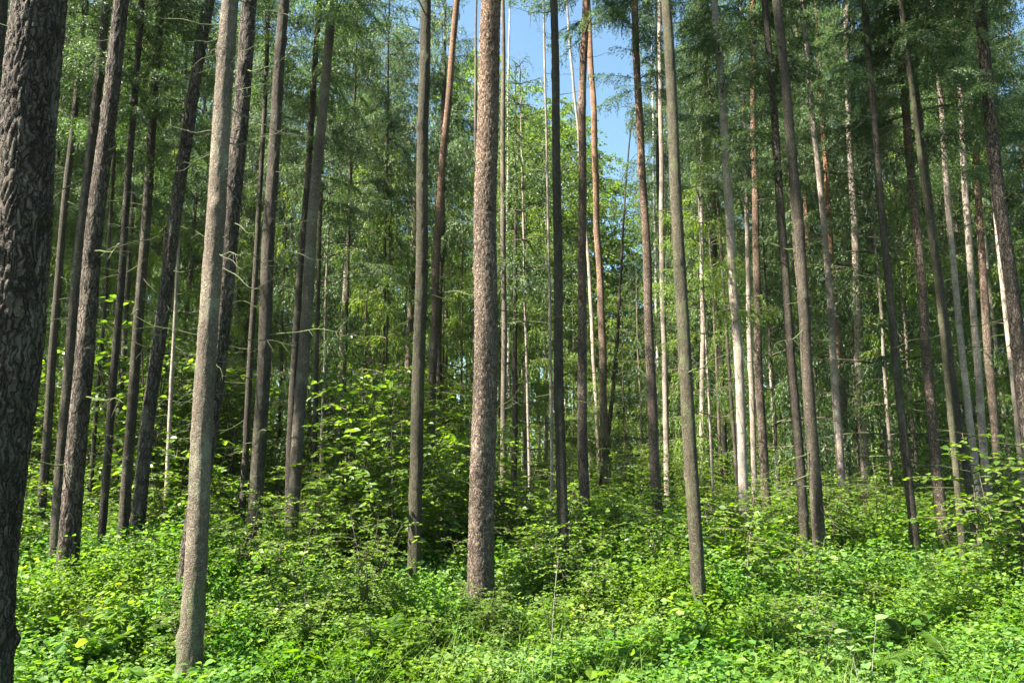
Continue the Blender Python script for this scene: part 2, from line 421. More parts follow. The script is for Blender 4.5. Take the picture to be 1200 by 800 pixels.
def broad_crown_mesh(seed, L=10.0, Rm=2.3, nb=70, leaf=.085):
    r = np.random.default_rng(seed); mb = MB(); PP, DD = [], []
    for q in range(nb):
        f = (q + r.random()) / nb; z = f * L * .93; a = q * 2.4 + r.uniform(-.5, .5)
        b = (Rm * math.sin(math.pi * min(1, .12 + f * .88)) ** .6 * r.uniform(.5, 1.15)) + .2
        o = np.array([math.cos(a), math.sin(a), r.uniform(.3, .9)])
        s = np.linspace(0, 1, 7)
        p = np.array([0, 0, z]) + o * (s[:, None] * b) - np.array([0, 0, .55]) * b * (s[:, None] ** 2.2)
        tube(mb, p, .026 * (1 - s * .85) * (1.1 - f * .6), 4, 1)
        for k in range(int(4 + b * 5)):
            t = r.uniform(.25, 1.0); c = np.array([np.interp(t, s, p[:, i]) for i in range(3)])
            d = nrm(np.array([r.normal(0, 1) + o[0] * .6, r.normal(0, 1) + o[1] * .6, r.uniform(-.6, .3)]))
            l = r.uniform(.25, .6); u = np.linspace(0, 1, 5)[:, None]
            tw = c + d * l * u - np.array([0, 0, .45]) * l * u * u
            tube(mb, tw, .005 * (1 - u[:, 0] * .7), 3, 1)
            m_ = 18; t2 = r.uniform(.1, 1.05, m_)
            PP.append(np.stack([np.interp(t2, u[:, 0], tw[:, i]) for i in range(3)], -1) + r.normal(0, .035, (m_, 3)))
            DD.append(nrm(np.stack([r.normal(0, .7, m_), r.normal(0, .7, m_), r.uniform(-1, .2, m_)], -1)))
    P = np.concatenate(PP); D = np.concatenate(DD); n = len(P)
    stamp(mb, LEAF_V, LEAF_F, P, D, nrm(rnd_dir(n, -.2, 1, r) + np.array([0, 0, .3])), r.uniform(.7, 1.25, n) * leaf, r.uniform(.65, 1.0, n) * leaf, 0)
    return mb.mesh('broad_crown', [M['birchleaf'], M['wood']], smooth=False)


CROWN = [spruce_crown_mesh(11, 10, 1.5), spruce_crown_mesh(12, 10, 1.75), spruce_crown_mesh(13, 10, 1.25, .25), spruce_crown_mesh(14, 10, 1.6, .12, lowdroop=1.35),
         spruce_crown_mesh(15, 10, 1.9, .2, lowdroop=1.2)]
YOUNG = [spruce_crown_mesh(21, 6, 1.5, .08, .07, 'needle_y', .8), spruce_crown_mesh(22, 6, 1.25, .15, .07, 'needle_y', 1.0), spruce_crown_mesh(23, 6, 1.7, .1, .075, 'needle', .9)]
PINEC = [pine_crown_mesh(31), pine_crown_mesh(32)]
BROAD = [broad_crown_mesh(41), broad_crown_mesh(42, 10, 2.0), broad_crown_mesh(43, 10, 2.6)]
CROWN_L = {**{c.name: 10.0 for c in CROWN}, **{c.name: 6.0 for c in YOUNG}, **{c.name: 7.0 for c in PINEC}, **{c.name: 10.0 for c in BROAD}}


def put_crown(root, axis, cb, H, me, rot, y_far=False):
    """crown mesh between height cb and the tip, along the trunk's own lean"""
    L = CROWN_L[me.name]
    x0, y0 = axis(cb); x1, y1 = axis(H)
    d = Vector((x1 - x0, y1 - y0, H - cb))
    o = link('crown', me, root); o.location = (x0, y0, cb)
    q = Vector((0, 0, 1)).rotation_difference(d.normalized())
    o.rotation_mode = 'QUATERNION'; o.rotation_quaternion = q @ Quaternion((0, 0, 1), rot)
    s = (H - cb) / L
    hs = min(1.25, max(.7, s ** .5)) * (1.25 if y_far else 1.0)
    o.scale = (hs, hs, s)
    return o


def snags(root, axis, rfun, zs, lens, az=None, dark=False, r=rng):
    for k, (z, l) in enumerate(zip(zs, lens)):
        a = r.uniform(0, 6.283) if az is None else az[k]
        x, y = axis(z); rr = rfun(z) * .9
        o = link('dead_branch', random.choice(DEADW if dark else DEAD), root)
        o.location = (x + rr * math.cos(a), y + rr * math.sin(a), z)
        o.rotation_euler = (r.uniform(-1.2, 1.2), r.uniform(-.35, .45), a); o.scale = (l, l * r.uniform(.5, 1.6), l * r.uniform(.6, 1.3))


# ------------------------------------------------------------------ the trees whose trunks one can follow in the photo
# species, bark, axis points (photo px), distance, width px, crown (mesh, base, tip), number of snags, short name, label
S_, P_, B_ = 'spruce_tree', 'pine_tree', 'birch_tree'
T = [
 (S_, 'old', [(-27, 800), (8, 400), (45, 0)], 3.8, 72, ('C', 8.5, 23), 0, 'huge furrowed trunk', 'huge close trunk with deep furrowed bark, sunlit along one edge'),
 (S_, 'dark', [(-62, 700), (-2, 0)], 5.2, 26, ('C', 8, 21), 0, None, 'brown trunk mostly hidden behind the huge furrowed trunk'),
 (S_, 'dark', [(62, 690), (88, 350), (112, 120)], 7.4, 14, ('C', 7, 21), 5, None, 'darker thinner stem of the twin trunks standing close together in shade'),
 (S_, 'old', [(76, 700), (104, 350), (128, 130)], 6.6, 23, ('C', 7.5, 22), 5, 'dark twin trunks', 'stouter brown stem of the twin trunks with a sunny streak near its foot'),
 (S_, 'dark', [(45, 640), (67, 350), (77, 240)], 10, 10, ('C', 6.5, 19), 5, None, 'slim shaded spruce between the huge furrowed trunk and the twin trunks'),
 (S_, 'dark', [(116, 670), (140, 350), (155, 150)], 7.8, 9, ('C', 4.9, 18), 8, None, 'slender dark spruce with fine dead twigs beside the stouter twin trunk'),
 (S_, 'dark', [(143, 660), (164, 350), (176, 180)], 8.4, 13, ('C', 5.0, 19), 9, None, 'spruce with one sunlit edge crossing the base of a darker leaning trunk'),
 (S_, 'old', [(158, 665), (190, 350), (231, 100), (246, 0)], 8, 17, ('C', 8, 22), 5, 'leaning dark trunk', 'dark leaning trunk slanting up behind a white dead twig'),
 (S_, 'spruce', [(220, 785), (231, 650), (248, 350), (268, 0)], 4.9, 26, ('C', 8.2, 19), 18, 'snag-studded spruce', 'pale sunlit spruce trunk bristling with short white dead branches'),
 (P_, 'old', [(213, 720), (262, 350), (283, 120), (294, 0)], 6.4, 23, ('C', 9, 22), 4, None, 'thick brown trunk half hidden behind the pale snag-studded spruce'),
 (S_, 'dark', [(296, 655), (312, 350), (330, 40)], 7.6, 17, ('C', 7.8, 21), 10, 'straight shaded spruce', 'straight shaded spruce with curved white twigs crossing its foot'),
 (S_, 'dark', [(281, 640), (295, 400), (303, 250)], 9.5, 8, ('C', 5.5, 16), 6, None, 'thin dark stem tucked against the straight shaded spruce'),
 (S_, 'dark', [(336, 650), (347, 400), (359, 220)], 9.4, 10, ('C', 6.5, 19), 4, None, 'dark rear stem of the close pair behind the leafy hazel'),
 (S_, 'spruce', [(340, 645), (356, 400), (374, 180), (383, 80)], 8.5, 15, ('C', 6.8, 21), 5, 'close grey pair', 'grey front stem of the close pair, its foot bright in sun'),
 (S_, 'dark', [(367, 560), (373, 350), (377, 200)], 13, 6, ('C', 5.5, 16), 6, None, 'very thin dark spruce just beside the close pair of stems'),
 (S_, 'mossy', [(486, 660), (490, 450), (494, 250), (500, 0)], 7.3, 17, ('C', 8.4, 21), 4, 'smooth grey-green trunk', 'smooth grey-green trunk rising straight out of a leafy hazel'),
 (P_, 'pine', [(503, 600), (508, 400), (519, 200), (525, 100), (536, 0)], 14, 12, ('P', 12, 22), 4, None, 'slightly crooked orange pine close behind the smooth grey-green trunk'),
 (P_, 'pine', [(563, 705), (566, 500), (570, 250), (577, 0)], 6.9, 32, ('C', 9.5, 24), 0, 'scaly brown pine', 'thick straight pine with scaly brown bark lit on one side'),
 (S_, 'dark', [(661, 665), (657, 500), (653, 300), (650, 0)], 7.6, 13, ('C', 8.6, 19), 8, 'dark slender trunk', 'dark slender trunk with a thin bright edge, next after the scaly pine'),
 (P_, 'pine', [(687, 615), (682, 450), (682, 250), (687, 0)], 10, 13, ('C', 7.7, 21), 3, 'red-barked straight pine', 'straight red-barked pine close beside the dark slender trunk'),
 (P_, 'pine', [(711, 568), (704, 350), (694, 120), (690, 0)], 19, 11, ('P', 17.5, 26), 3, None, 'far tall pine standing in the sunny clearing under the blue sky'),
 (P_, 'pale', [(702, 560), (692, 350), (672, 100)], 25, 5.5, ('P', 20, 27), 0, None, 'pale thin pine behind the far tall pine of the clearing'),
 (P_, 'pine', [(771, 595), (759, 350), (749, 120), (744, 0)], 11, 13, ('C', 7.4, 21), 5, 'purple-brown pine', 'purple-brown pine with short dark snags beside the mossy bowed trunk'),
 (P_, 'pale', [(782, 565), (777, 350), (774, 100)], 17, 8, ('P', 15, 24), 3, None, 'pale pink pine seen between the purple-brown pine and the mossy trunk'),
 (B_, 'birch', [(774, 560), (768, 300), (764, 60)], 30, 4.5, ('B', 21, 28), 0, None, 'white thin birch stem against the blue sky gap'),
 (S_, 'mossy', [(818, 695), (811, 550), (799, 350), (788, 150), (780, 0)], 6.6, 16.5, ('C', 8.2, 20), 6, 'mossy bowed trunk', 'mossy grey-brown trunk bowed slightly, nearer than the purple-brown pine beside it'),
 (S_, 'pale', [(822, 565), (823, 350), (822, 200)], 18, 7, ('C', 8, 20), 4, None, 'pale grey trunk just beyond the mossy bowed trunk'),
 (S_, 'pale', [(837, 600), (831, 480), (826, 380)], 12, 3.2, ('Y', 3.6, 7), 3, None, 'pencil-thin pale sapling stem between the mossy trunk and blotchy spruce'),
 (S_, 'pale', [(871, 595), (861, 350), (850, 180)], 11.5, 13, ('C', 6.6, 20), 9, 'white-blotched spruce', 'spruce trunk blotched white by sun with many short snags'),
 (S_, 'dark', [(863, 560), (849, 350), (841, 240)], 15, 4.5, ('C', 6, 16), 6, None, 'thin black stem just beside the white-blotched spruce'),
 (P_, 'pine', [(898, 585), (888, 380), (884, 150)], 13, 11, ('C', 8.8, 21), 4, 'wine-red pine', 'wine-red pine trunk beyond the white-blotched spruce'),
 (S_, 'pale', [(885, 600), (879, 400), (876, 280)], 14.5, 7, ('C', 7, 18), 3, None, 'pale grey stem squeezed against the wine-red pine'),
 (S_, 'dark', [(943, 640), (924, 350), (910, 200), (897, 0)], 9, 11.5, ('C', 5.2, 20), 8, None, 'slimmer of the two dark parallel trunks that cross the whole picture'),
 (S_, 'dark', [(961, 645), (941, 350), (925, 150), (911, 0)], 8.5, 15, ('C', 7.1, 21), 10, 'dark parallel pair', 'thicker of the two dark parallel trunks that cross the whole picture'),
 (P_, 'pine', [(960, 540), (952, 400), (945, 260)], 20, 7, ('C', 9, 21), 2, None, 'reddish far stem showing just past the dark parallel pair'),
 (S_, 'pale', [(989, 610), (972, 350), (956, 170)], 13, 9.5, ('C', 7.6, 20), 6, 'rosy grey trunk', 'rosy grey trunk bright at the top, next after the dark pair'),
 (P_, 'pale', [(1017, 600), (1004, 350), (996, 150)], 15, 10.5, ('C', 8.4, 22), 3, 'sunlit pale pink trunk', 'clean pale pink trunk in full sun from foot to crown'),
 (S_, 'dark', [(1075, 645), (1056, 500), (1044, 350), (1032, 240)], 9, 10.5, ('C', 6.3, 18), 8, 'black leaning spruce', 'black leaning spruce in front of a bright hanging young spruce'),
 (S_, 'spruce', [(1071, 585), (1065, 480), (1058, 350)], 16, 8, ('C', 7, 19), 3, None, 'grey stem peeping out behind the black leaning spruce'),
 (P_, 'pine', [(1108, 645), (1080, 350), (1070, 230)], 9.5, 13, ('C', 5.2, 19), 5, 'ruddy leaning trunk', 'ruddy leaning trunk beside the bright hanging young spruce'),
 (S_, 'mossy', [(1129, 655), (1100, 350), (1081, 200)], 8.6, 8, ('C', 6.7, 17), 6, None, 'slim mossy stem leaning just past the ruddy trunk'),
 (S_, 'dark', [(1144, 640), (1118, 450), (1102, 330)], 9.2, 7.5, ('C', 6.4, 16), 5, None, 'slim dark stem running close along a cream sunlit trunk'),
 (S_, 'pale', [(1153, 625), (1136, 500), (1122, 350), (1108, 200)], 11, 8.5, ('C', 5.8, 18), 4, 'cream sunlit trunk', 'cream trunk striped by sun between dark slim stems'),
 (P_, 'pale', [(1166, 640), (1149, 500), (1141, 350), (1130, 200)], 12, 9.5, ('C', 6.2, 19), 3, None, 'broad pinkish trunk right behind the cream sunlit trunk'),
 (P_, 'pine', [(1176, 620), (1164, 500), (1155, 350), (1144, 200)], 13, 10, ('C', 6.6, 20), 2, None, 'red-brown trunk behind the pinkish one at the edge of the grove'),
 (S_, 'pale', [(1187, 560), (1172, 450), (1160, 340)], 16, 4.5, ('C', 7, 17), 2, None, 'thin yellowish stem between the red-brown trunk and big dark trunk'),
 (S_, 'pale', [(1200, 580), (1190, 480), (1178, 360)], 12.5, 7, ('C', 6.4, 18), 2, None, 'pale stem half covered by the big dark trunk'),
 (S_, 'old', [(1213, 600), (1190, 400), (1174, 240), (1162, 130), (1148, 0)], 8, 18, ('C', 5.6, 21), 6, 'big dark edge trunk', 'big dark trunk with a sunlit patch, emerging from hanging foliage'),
 (S_, 'dark', [(103, 610), (112, 500), (124, 330)], 12, 5.5, ('C', 5.5, 15), 4, None, 'thin dark stem seen just past the stouter twin trunk'),
 (S_, 'pale', [(193, 615), (199, 500), (208, 300)], 11, 5, ('C', 5.8, 16), 7, None, 'thin grey stem with a mossy sunlit foot beside the leaning dark trunk'),
 (S_, 'dark', [(130, 610), (140, 480), (152, 300)], 14, 7, ('C', 6, 18), 4, None, 'dim brown stem deep behind the slender twiggy spruce'),
 (S_, 'dark', [(601, 610), (603, 480), (604, 330)], 14, 8, ('Y', 4.6, 9.6), 5, None, 'black spruce stem under low boughs just past the scaly pine'),
 (S_, 'spruce', [(589, 620), (590, 480), (590, 300)], 12, 8, ('C', 11.5, 18), 4, None, 'grey stem almost touching the shaded side of the scaly pine'),
 (S_, 'pale', [(621, 620), (619, 500), (616, 380)], 12.5, 3.6, ('Y', 4.0, 9), 4, None, 'pole-thin pale stem halfway between the scaly pine and dark slender trunk'),
 (S_, 'pale', [(647, 640), (646, 480), (643, 300)], 10.5, 3.6, ('C', 10.5, 15), 6, None, 'thin bright stem hugging the dark slender trunk'),
 (B_, 'birch', [(598, 520), (595, 300), (597, 20)], 27, 4.6, ('B', 20, 25), 0, None, 'slim pale birch rising beside the scaly pine into the sky'),
 (B_, 'birch', [(606, 520), (604, 300), (601, 160)], 33, 4, ('B', 9, 19.5), 0, None, 'white far birch with a low yellow-green crown past the scaly pine'),
 (S_, 'spruce', [(558, 600), (556, 450), (556, 330)], 17, 6, ('C', 13.5, 19), 2, None, 'dim stem peeping past the sunny side of the scaly pine'),
 (S_, 'dark', [(402, 540), (404, 430), (408, 300)], 16, 5.5, ('C', 6, 17), 3, None, 'dim thin stem above the leafy hazel, nearer the close pair'),
 (S_, 'dark', [(447, 540), (449, 430), (452, 250)], 17, 5, ('C', 6.5, 18), 3, None, 'dim thin stem above the hazel, nearer the smooth grey-green trunk'),
]
TREES = []           # (pixel x at y=500, distance, short name)


def smooth_axis(pts):
    """pts (n,3) sorted by height -> function z (above base) -> local xy"""
    z = pts[:, 2]
    co = [np.polyfit(z, pts[:, i], min(2, len(z) - 1)) if len(z) > 2 else np.polyfit(z, pts[:, i], 1) for i in (0, 1)]
    lo, hi = z[0], z[-1]
    def f(zz):
        out = []
        for c in co:
            if zz < lo:
                v = np.polyval(c, lo) + (zz - lo) * np.polyval(np.polyder(c), lo)
            elif zz > hi:
                v = np.polyval(c, hi) + (zz - hi) * np.polyval(np.polyder(c), hi) * .8
            else:
                v = np.polyval(c, zz)
            out.append(v)
        return out
    return f


occupied = []
for k, (name, bark, pts, Yd, wpx, cr, ns, short, label) in enumerate(T):
    W = np.array([at(x, y, Yd)[0] for x, y in pts])
    W = W[np.argsort(W[:, 2])]
    ax = smooth_axis(W)
    zb = 0.0
    for _ in range(4):
        bx, by = ax(zb); zb = float(terrain(bx, by))
    r0 = wpx / 2 / F_PX * at(pts[0][0], 500, Yd)[1] * .89
    Hh = cr[2]
    cb = cr[1]
    Hc = Hh if Yd > 19 or cr[0] == 'Y' else max(cb + 4.5, EYE + .67 * Yd + .9)
    if Yd < 9.6 and cb > 7:
        cb = max(cb, 15.5) + .25 * (k % 5); Hc = cb + 3.6; Hh = max(Hh, Hc + 1)
    def axis(z, ax=ax, bx=bx, by=by, zb=zb):
        x, y = ax(z + zb); return x - bx, y - by
    yb = Yd
    root = empty(name, (bx, by, zb))
    tag(root, label, {'spruce_tree': 'spruce', 'pine_tree': 'pine', 'birch_tree': 'birch'}[name])
    near = Yd < 9.3
    segs = int(np.clip(wpx * 1.9, 10, 150)); 
    rough_bark = bark in ('old', 'pine')
    det = 0.0
    if near:
        det = r0 * (.10 if rough_bark else .065) * (.7 if wpx > 60 else 1)
    ring = .012 if wpx > 60 else (.02 if wpx > 28 else (.035 if near else .15))
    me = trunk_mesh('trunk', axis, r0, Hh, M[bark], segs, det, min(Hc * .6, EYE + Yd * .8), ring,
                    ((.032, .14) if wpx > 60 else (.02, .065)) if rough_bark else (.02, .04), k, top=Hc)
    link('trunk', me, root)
    rf = lambda z, r0=r0, Hh=Hh: r0 * max(0.02, 1 - max(z, 0) / Hh) ** .70
    pool = {'C': CROWN, 'Y': YOUNG, 'P': PINEC, 'B': BROAD}[cr[0]]
    put_crown(root, axis, cb, Hc, pool[(k * 7 + 3) % len(pool)], k * 1.7)
    ns = min(60, int(ns * 3.0) + 4)
    if ns:
        zz = np.sort(rng.uniform(1.0 if near else 2.0, min(cr[1], EYE + .72 * Yd), ns))
        ll = np.where(rng.random(ns) < .45, rng.uniform(.06, .2, ns), rng.uniform(.2, .6, ns)) * (.85 if Yd < 6 else 1.3)
        snags(root, axis, rf, zz, ll, list(rng.choice([0, math.pi], ns) + rng.normal(0, .7, ns)), dark=(Yd > 6 and rng.random() < .75))
    occupied.append((bx, by))
    xm = np.interp(500, [p[1] for p in pts][::-1], [p[0] for p in pts][::-1])
    TREES.append((xm, Yd, short))

# a dead pole leaning across the sky gap
pole = link('dead_pole', None)
a0, a1 = at(711, 480, 21)[0], at(744, 150, 21)[0]
mbp = MB()
d_ = (a1 - a0) / np.linalg.norm(a1 - a0); foot = a0 - d_ * (a0[2] - terrain(a0[0], a0[1]) + .1) / d_[2]
s_ = np.linspace(0, 1, 30)[:, None]; tot = np.linalg.norm(a1 - foot)
mp_ = foot + d_ * s_ * tot * 1.02 - foot; mp_[:, 0] += .12 * np.sin(s_[:, 0] * 5)
tube(mbp, mp_, .075 * (1 - s_[:, 0] * .75), 8)
for q in range(14):
    t = rng.uniform(.3, 1); b = d_ * t * tot; dd = rnd_dir(1, -.2, .6)[0]; u = np.linspace(0, 1, 4)[:, None]
    tube(mbp, b + dd * rng.uniform(.2, .7) * u, .012 * (1 - .7 * u[:, 0]), 4)
bpy.data.objects.remove(pole)
pole = link('dead_pole', mbp.mesh('dead_pole', [M['dark']])); pole.location = foot
tag(pole, 'bare dead pole leaning across the blue gap in the sky', 'dead tree')

# ------------------------------------------------------------------ words that place a thing between trunks one can find
ANCH = sorted([(x, s) for x, y, s in TREES if s])


def px_of(x, y, z):
    v = np.array([x, y, z - EYE]); d = v[1] * math.cos(PITCH) + v[2] * math.sin(PITCH); u = -v[1] * math.sin(PITCH) + v[2] * math.cos(PITCH)
    return 600 + F_PX * v[0] / d, 400 - F_PX * u / d


def gap(x):
    l = [s for a, s in ANCH if a <= x]; r = [s for a, s in ANCH if a > x]
    if not l:
        return 'past the ' + r[0]
    if not r:
        return 'past the ' + l[-1]
    return 'between the %s and the %s' % (l[-1], r[0])


# ------------------------------------------------------------------ further trees filling the depth of the forest
FT = []
for k in range(6):
    rr = np.random.default_rng(400 + k); a, b, p1 = rr.uniform(-.12, .12), rr.uniform(-.12, .12), rr.uniform(0, 6)
    axf = lambda z, a=a, b=b, p1=p1: (a * math.sin(z * .25 + p1) - a * math.sin(p1), b * math.sin(z * .2 + p1) - b * math.sin(p1))
    FT.append([(trunk_mesh('trunk', axf, .105, 20, M[mt], 9, 0, 12, .5, seed=500 + k)) for mt in ('dark', 'spruce', 'pale', 'pine')] + [axf])


def fill_tree(x, y, H, cb, kind, rot, label, group):
    root = empty({'spruce': S_, 'birch': B_, 'young': 'young_spruce'}[kind], (x, y, float(terrain(x, y))))
    tag(root, label, {'spruce': 'spruce', 'birch': 'birch', 'young': 'young spruce'}[kind], group)
    k = int(rng.integers(0, 6)); v = FT[k]; axf = v[-1]
    t = link('trunk', birch_tr[k % 2] if kind == 'birch' else v[int(rng.choice([0, 0, 1, 1, 2, 3]))], root)
    rad = rng.uniform(.65, 1.15) if kind != 'young' else .4
    t.scale = (rad, rad, H / 20); t.rotation_euler = (0, 0, rot)
    c, s = math.cos(rot), math.sin(rot)
    axis = lambda z: ((axf(z * 20 / H)[0] * c - axf(z * 20 / H)[1] * s) * rad, (axf(z * 20 / H)[0] * s + axf(z * 20 / H)[1] * c) * rad)
    pool = {'spruce': CROWN, 'birch': BROAD, 'young': YOUNG}[kind]
    o = put_crown(root, axis, cb, H, pool[int(rng.integers(0, len(pool)))], rng.uniform(0, 6.28), y > 21)
    return root


birch_tr = [trunk_mesh('trunk', FT[k][-1], .10, 20, M['birch'], 9, 0, 12, .5, seed=600 + k) for k in range(2)]


def clear(x, y, d):
    return all((x - a) ** 2 + (y - b) ** 2 > d * d for a, b in occupied)


def in_gap(x, y):
    px = 600 + F_PX * x / (y * math.cos(PITCH) + 8 * math.sin(PITCH))
    return 525 < px < 772


SUNLIT = [o.location.copy() for o in COL.objects if o.parent is None and any(w_ in o.get('label', '') for w_ in ('full sun', 'bright at the top', 'blotched', 'cream trunk', 'pale pink pine', 'far tall pine', 'orange pine', 'scaly brown bark', 'pinkish trunk'))]


def keeps_sun(x, y, h=9):
    """False where a crown would stand in the way of a trunk the photo shows in full sun"""
    return not any(.7 < p.x - x < h and abs(y - (p.y - .38 * (p.x - x))) < 1.5 for p in SUNLIT)


nfill = 0
tries = 0
while nfill < 140 and tries < 5000:
    tries += 1
    y = (13 + 9 * rng.random()) if nfill < 27 else (22 + 28 * rng.random()); x = rng.uniform(-1, 1) * (.74 * y + 2)
    if not clear(x, y, 1.25) or in_gap(x, y) or not keeps_sun(x, y):
        continue
    occupied.append((x, y)); nfill += 1
    H, cb = (EYE + .67 * y + rng.uniform(.5, 3), rng.uniform(4.5, 7)) if y < 22 else (rng.uniform(17, 24), rng.uniform(2.5, 6))
    lab = ('thin distant spruce ' if y > 24 else 'slim shaded spruce ') + gap(px_of(x, y, 1.5)[0])
    fill_tree(x, y, H, cb, 'spruce', rng.uniform(0, 6.28), lab, 'slim spruces deeper in the forest')
# sunny birches beyond the clearing
for (px, yy, Htop) in [(560, 33, 22), (583, 40, 23), (612, 36, 20.5), (632, 44, 23.5), (655, 38, 22), (676, 46, 26), (700, 40, 19), (722, 48, 17), (745, 44, 15), (765, 38, 17), (640, 30, 17), (690, 33, 15), (548, 42, 27), (662, 52, 26), (598, 52, 26)]:
    x = at(px, 450, yy)[0][0]
    occupied.append((x, yy))
    fill_tree(x, yy, Htop, Htop * .3, 'birch', rng.uniform(0, 6.28), 'leafy birch in the clearing ' + gap(px), 'birches in the sunny clearing')
fill_tree(at(478, 450, 19)[0][0], 19, 18.5, 6.5, 'spruce', 1.0, 'spruce with a full crown just before the smooth grey-green trunk, deeper in', 'slim spruces deeper in the forest')
# young spruces with boughs down low
ys = [(615, 15, 8.5), (640, 19, 9), (585, 21, 10), (540, 18, 10), (520, 23, 11), (450, 14, 9), (425, 18, 11), (400, 21, 11), (470, 22, 12), (380, 15, 8), (730, 24, 7.5), (752, 19, 6.5), (795, 21, 9), (840, 18, 9.5),
      (880, 22, 10), (905, 16, 8), (1000, 19, 10), (1035, 14, 8.5), (1066, 11.5, 6.8), (1092, 15, 9), (1125, 18, 10), (1160, 17, 9.5), (1190, 14, 8), (980, 24, 10), (930, 20, 9), (330, 17, 9), (265, 14, 8.5), (240, 18, 9), (180, 16, 9),
      (150, 20, 10), (90, 15, 9), (30, 17, 9), (700, 29, 9), (670, 27, 8), (710, 36, 11), (735, 33, 9), (640, 34, 10), (765, 28, 9)]
for (px, yy, H) in ys:
    x = at(px, 450, yy)[0][0]
    if not keeps_sun(x, yy, 5): yy += 2.4; x = at(px, 450, yy)[0][0]
    occupied.append((x, yy))
    lab = ('young spruce ' if yy < 20 else 'far spruce ') + gap(px)
    fill_tree(x, yy, H, rng.uniform(.8, 1.8), 'young', rng.uniform(0, 6.28), lab, 'young spruces with low boughs')
# unseen trees added beside the camera's view to shade trunks and forest floor
for (x, y) in [(-8.6, -.6), (-3.7, 1.3), (-7.4, 6.3), (-7.6, 8.4), (-9.5, 10.6),  (-15, 14), (-24, 18), (-17, 20), (-12, 10.5), (-11.5, 14), (-14, 17.5), (13, 6), (16, 11), (20, 16), (11, 1), (24, 22)]:
    occupied.append((x, y))
    fill_tree(x, y, *((13.5, 7.5) if y < 3 and x < 0 else (12.3, 4.8) if -8.4 < x < -7 else (rng.uniform(17, 21), rng.uniform(6.5, 9))), 'spruce', rng.uniform(0, 6.28), 'unseen spruce added outside the view so its crown shades the forest floor', 'unseen spruces added for shade')

# ------------------------------------------------------------------ distant forest closing the view
df = MB(); rd_ = np.random.default_rng(77)
PP, DD, NN, SS = [], [], [], []
for q in range(230):
    y = rd_.uniform(50, 78); x = rd_.uniform(-72, 72)
    px = 600 + F_PX * x / y
    H = rd_.uniform(17, 24)
    if 690 < px < 775: H = rd_.uniform(10, 15)
    elif 530 < px <= 690: H = rd_.uniform(13, 20)
    zb = terrain(x, y)
    tube(df, [(x, y, zb - .2), (x + rd_.normal(0, .2), y, zb + H * .5), (x + rd_.normal(0, .3), y, zb + H)], [.13, .09, .02], 6, 1)
    m_ = 520; f = rd_.random(m_) ** 1.1; rr = (2.1 * (1 - f) ** .7 + .1) * np.sqrt(rd_.random(m_)); a = rd_.uniform(0, 6.283, m_)
    z0 = rd_.uniform(1.5, 6)
    PP.append(np.stack([x + rr * np.cos(a), y + rr * np.sin(a), zb + z0 + f * (H - z0) - .25 * rr], -1))
    DD.append(np.stack([np.cos(a) * .7, np.sin(a) * .7, rd_.uniform(-1.2, .0, m_)], -1))
m_ = 60000; xx = rd_.uniform(-75, 75, m_); yy_ = rd_.uniform(46, 80, m_)
PP.append(np.stack([xx, yy_, terrain(xx, yy_) + rd_.uniform(0, 1, m_) ** 1.3 * (5 + 2 * fnoise(xx, yy_, .25, 8))], -1)); DD.append(rnd_dir(m_, -1, .3, rd_))
P = np.concatenate(PP); D = np.concatenate(DD); n = len(P)
stamp(df, DIAM_V, DIAM_F, P, D, rnd_dir(n, -.3, 1, rd_), rd_.uniform(.3, .7, n), rd_.uniform(.12, .28, n), 0)
far = link('distant_forest', df.mesh('distant_forest', [M['needle_y'], M['dark']], False))
tag(far, 'far wall of green forest closing the view behind all the trunks', 'forest', kind='stuff')


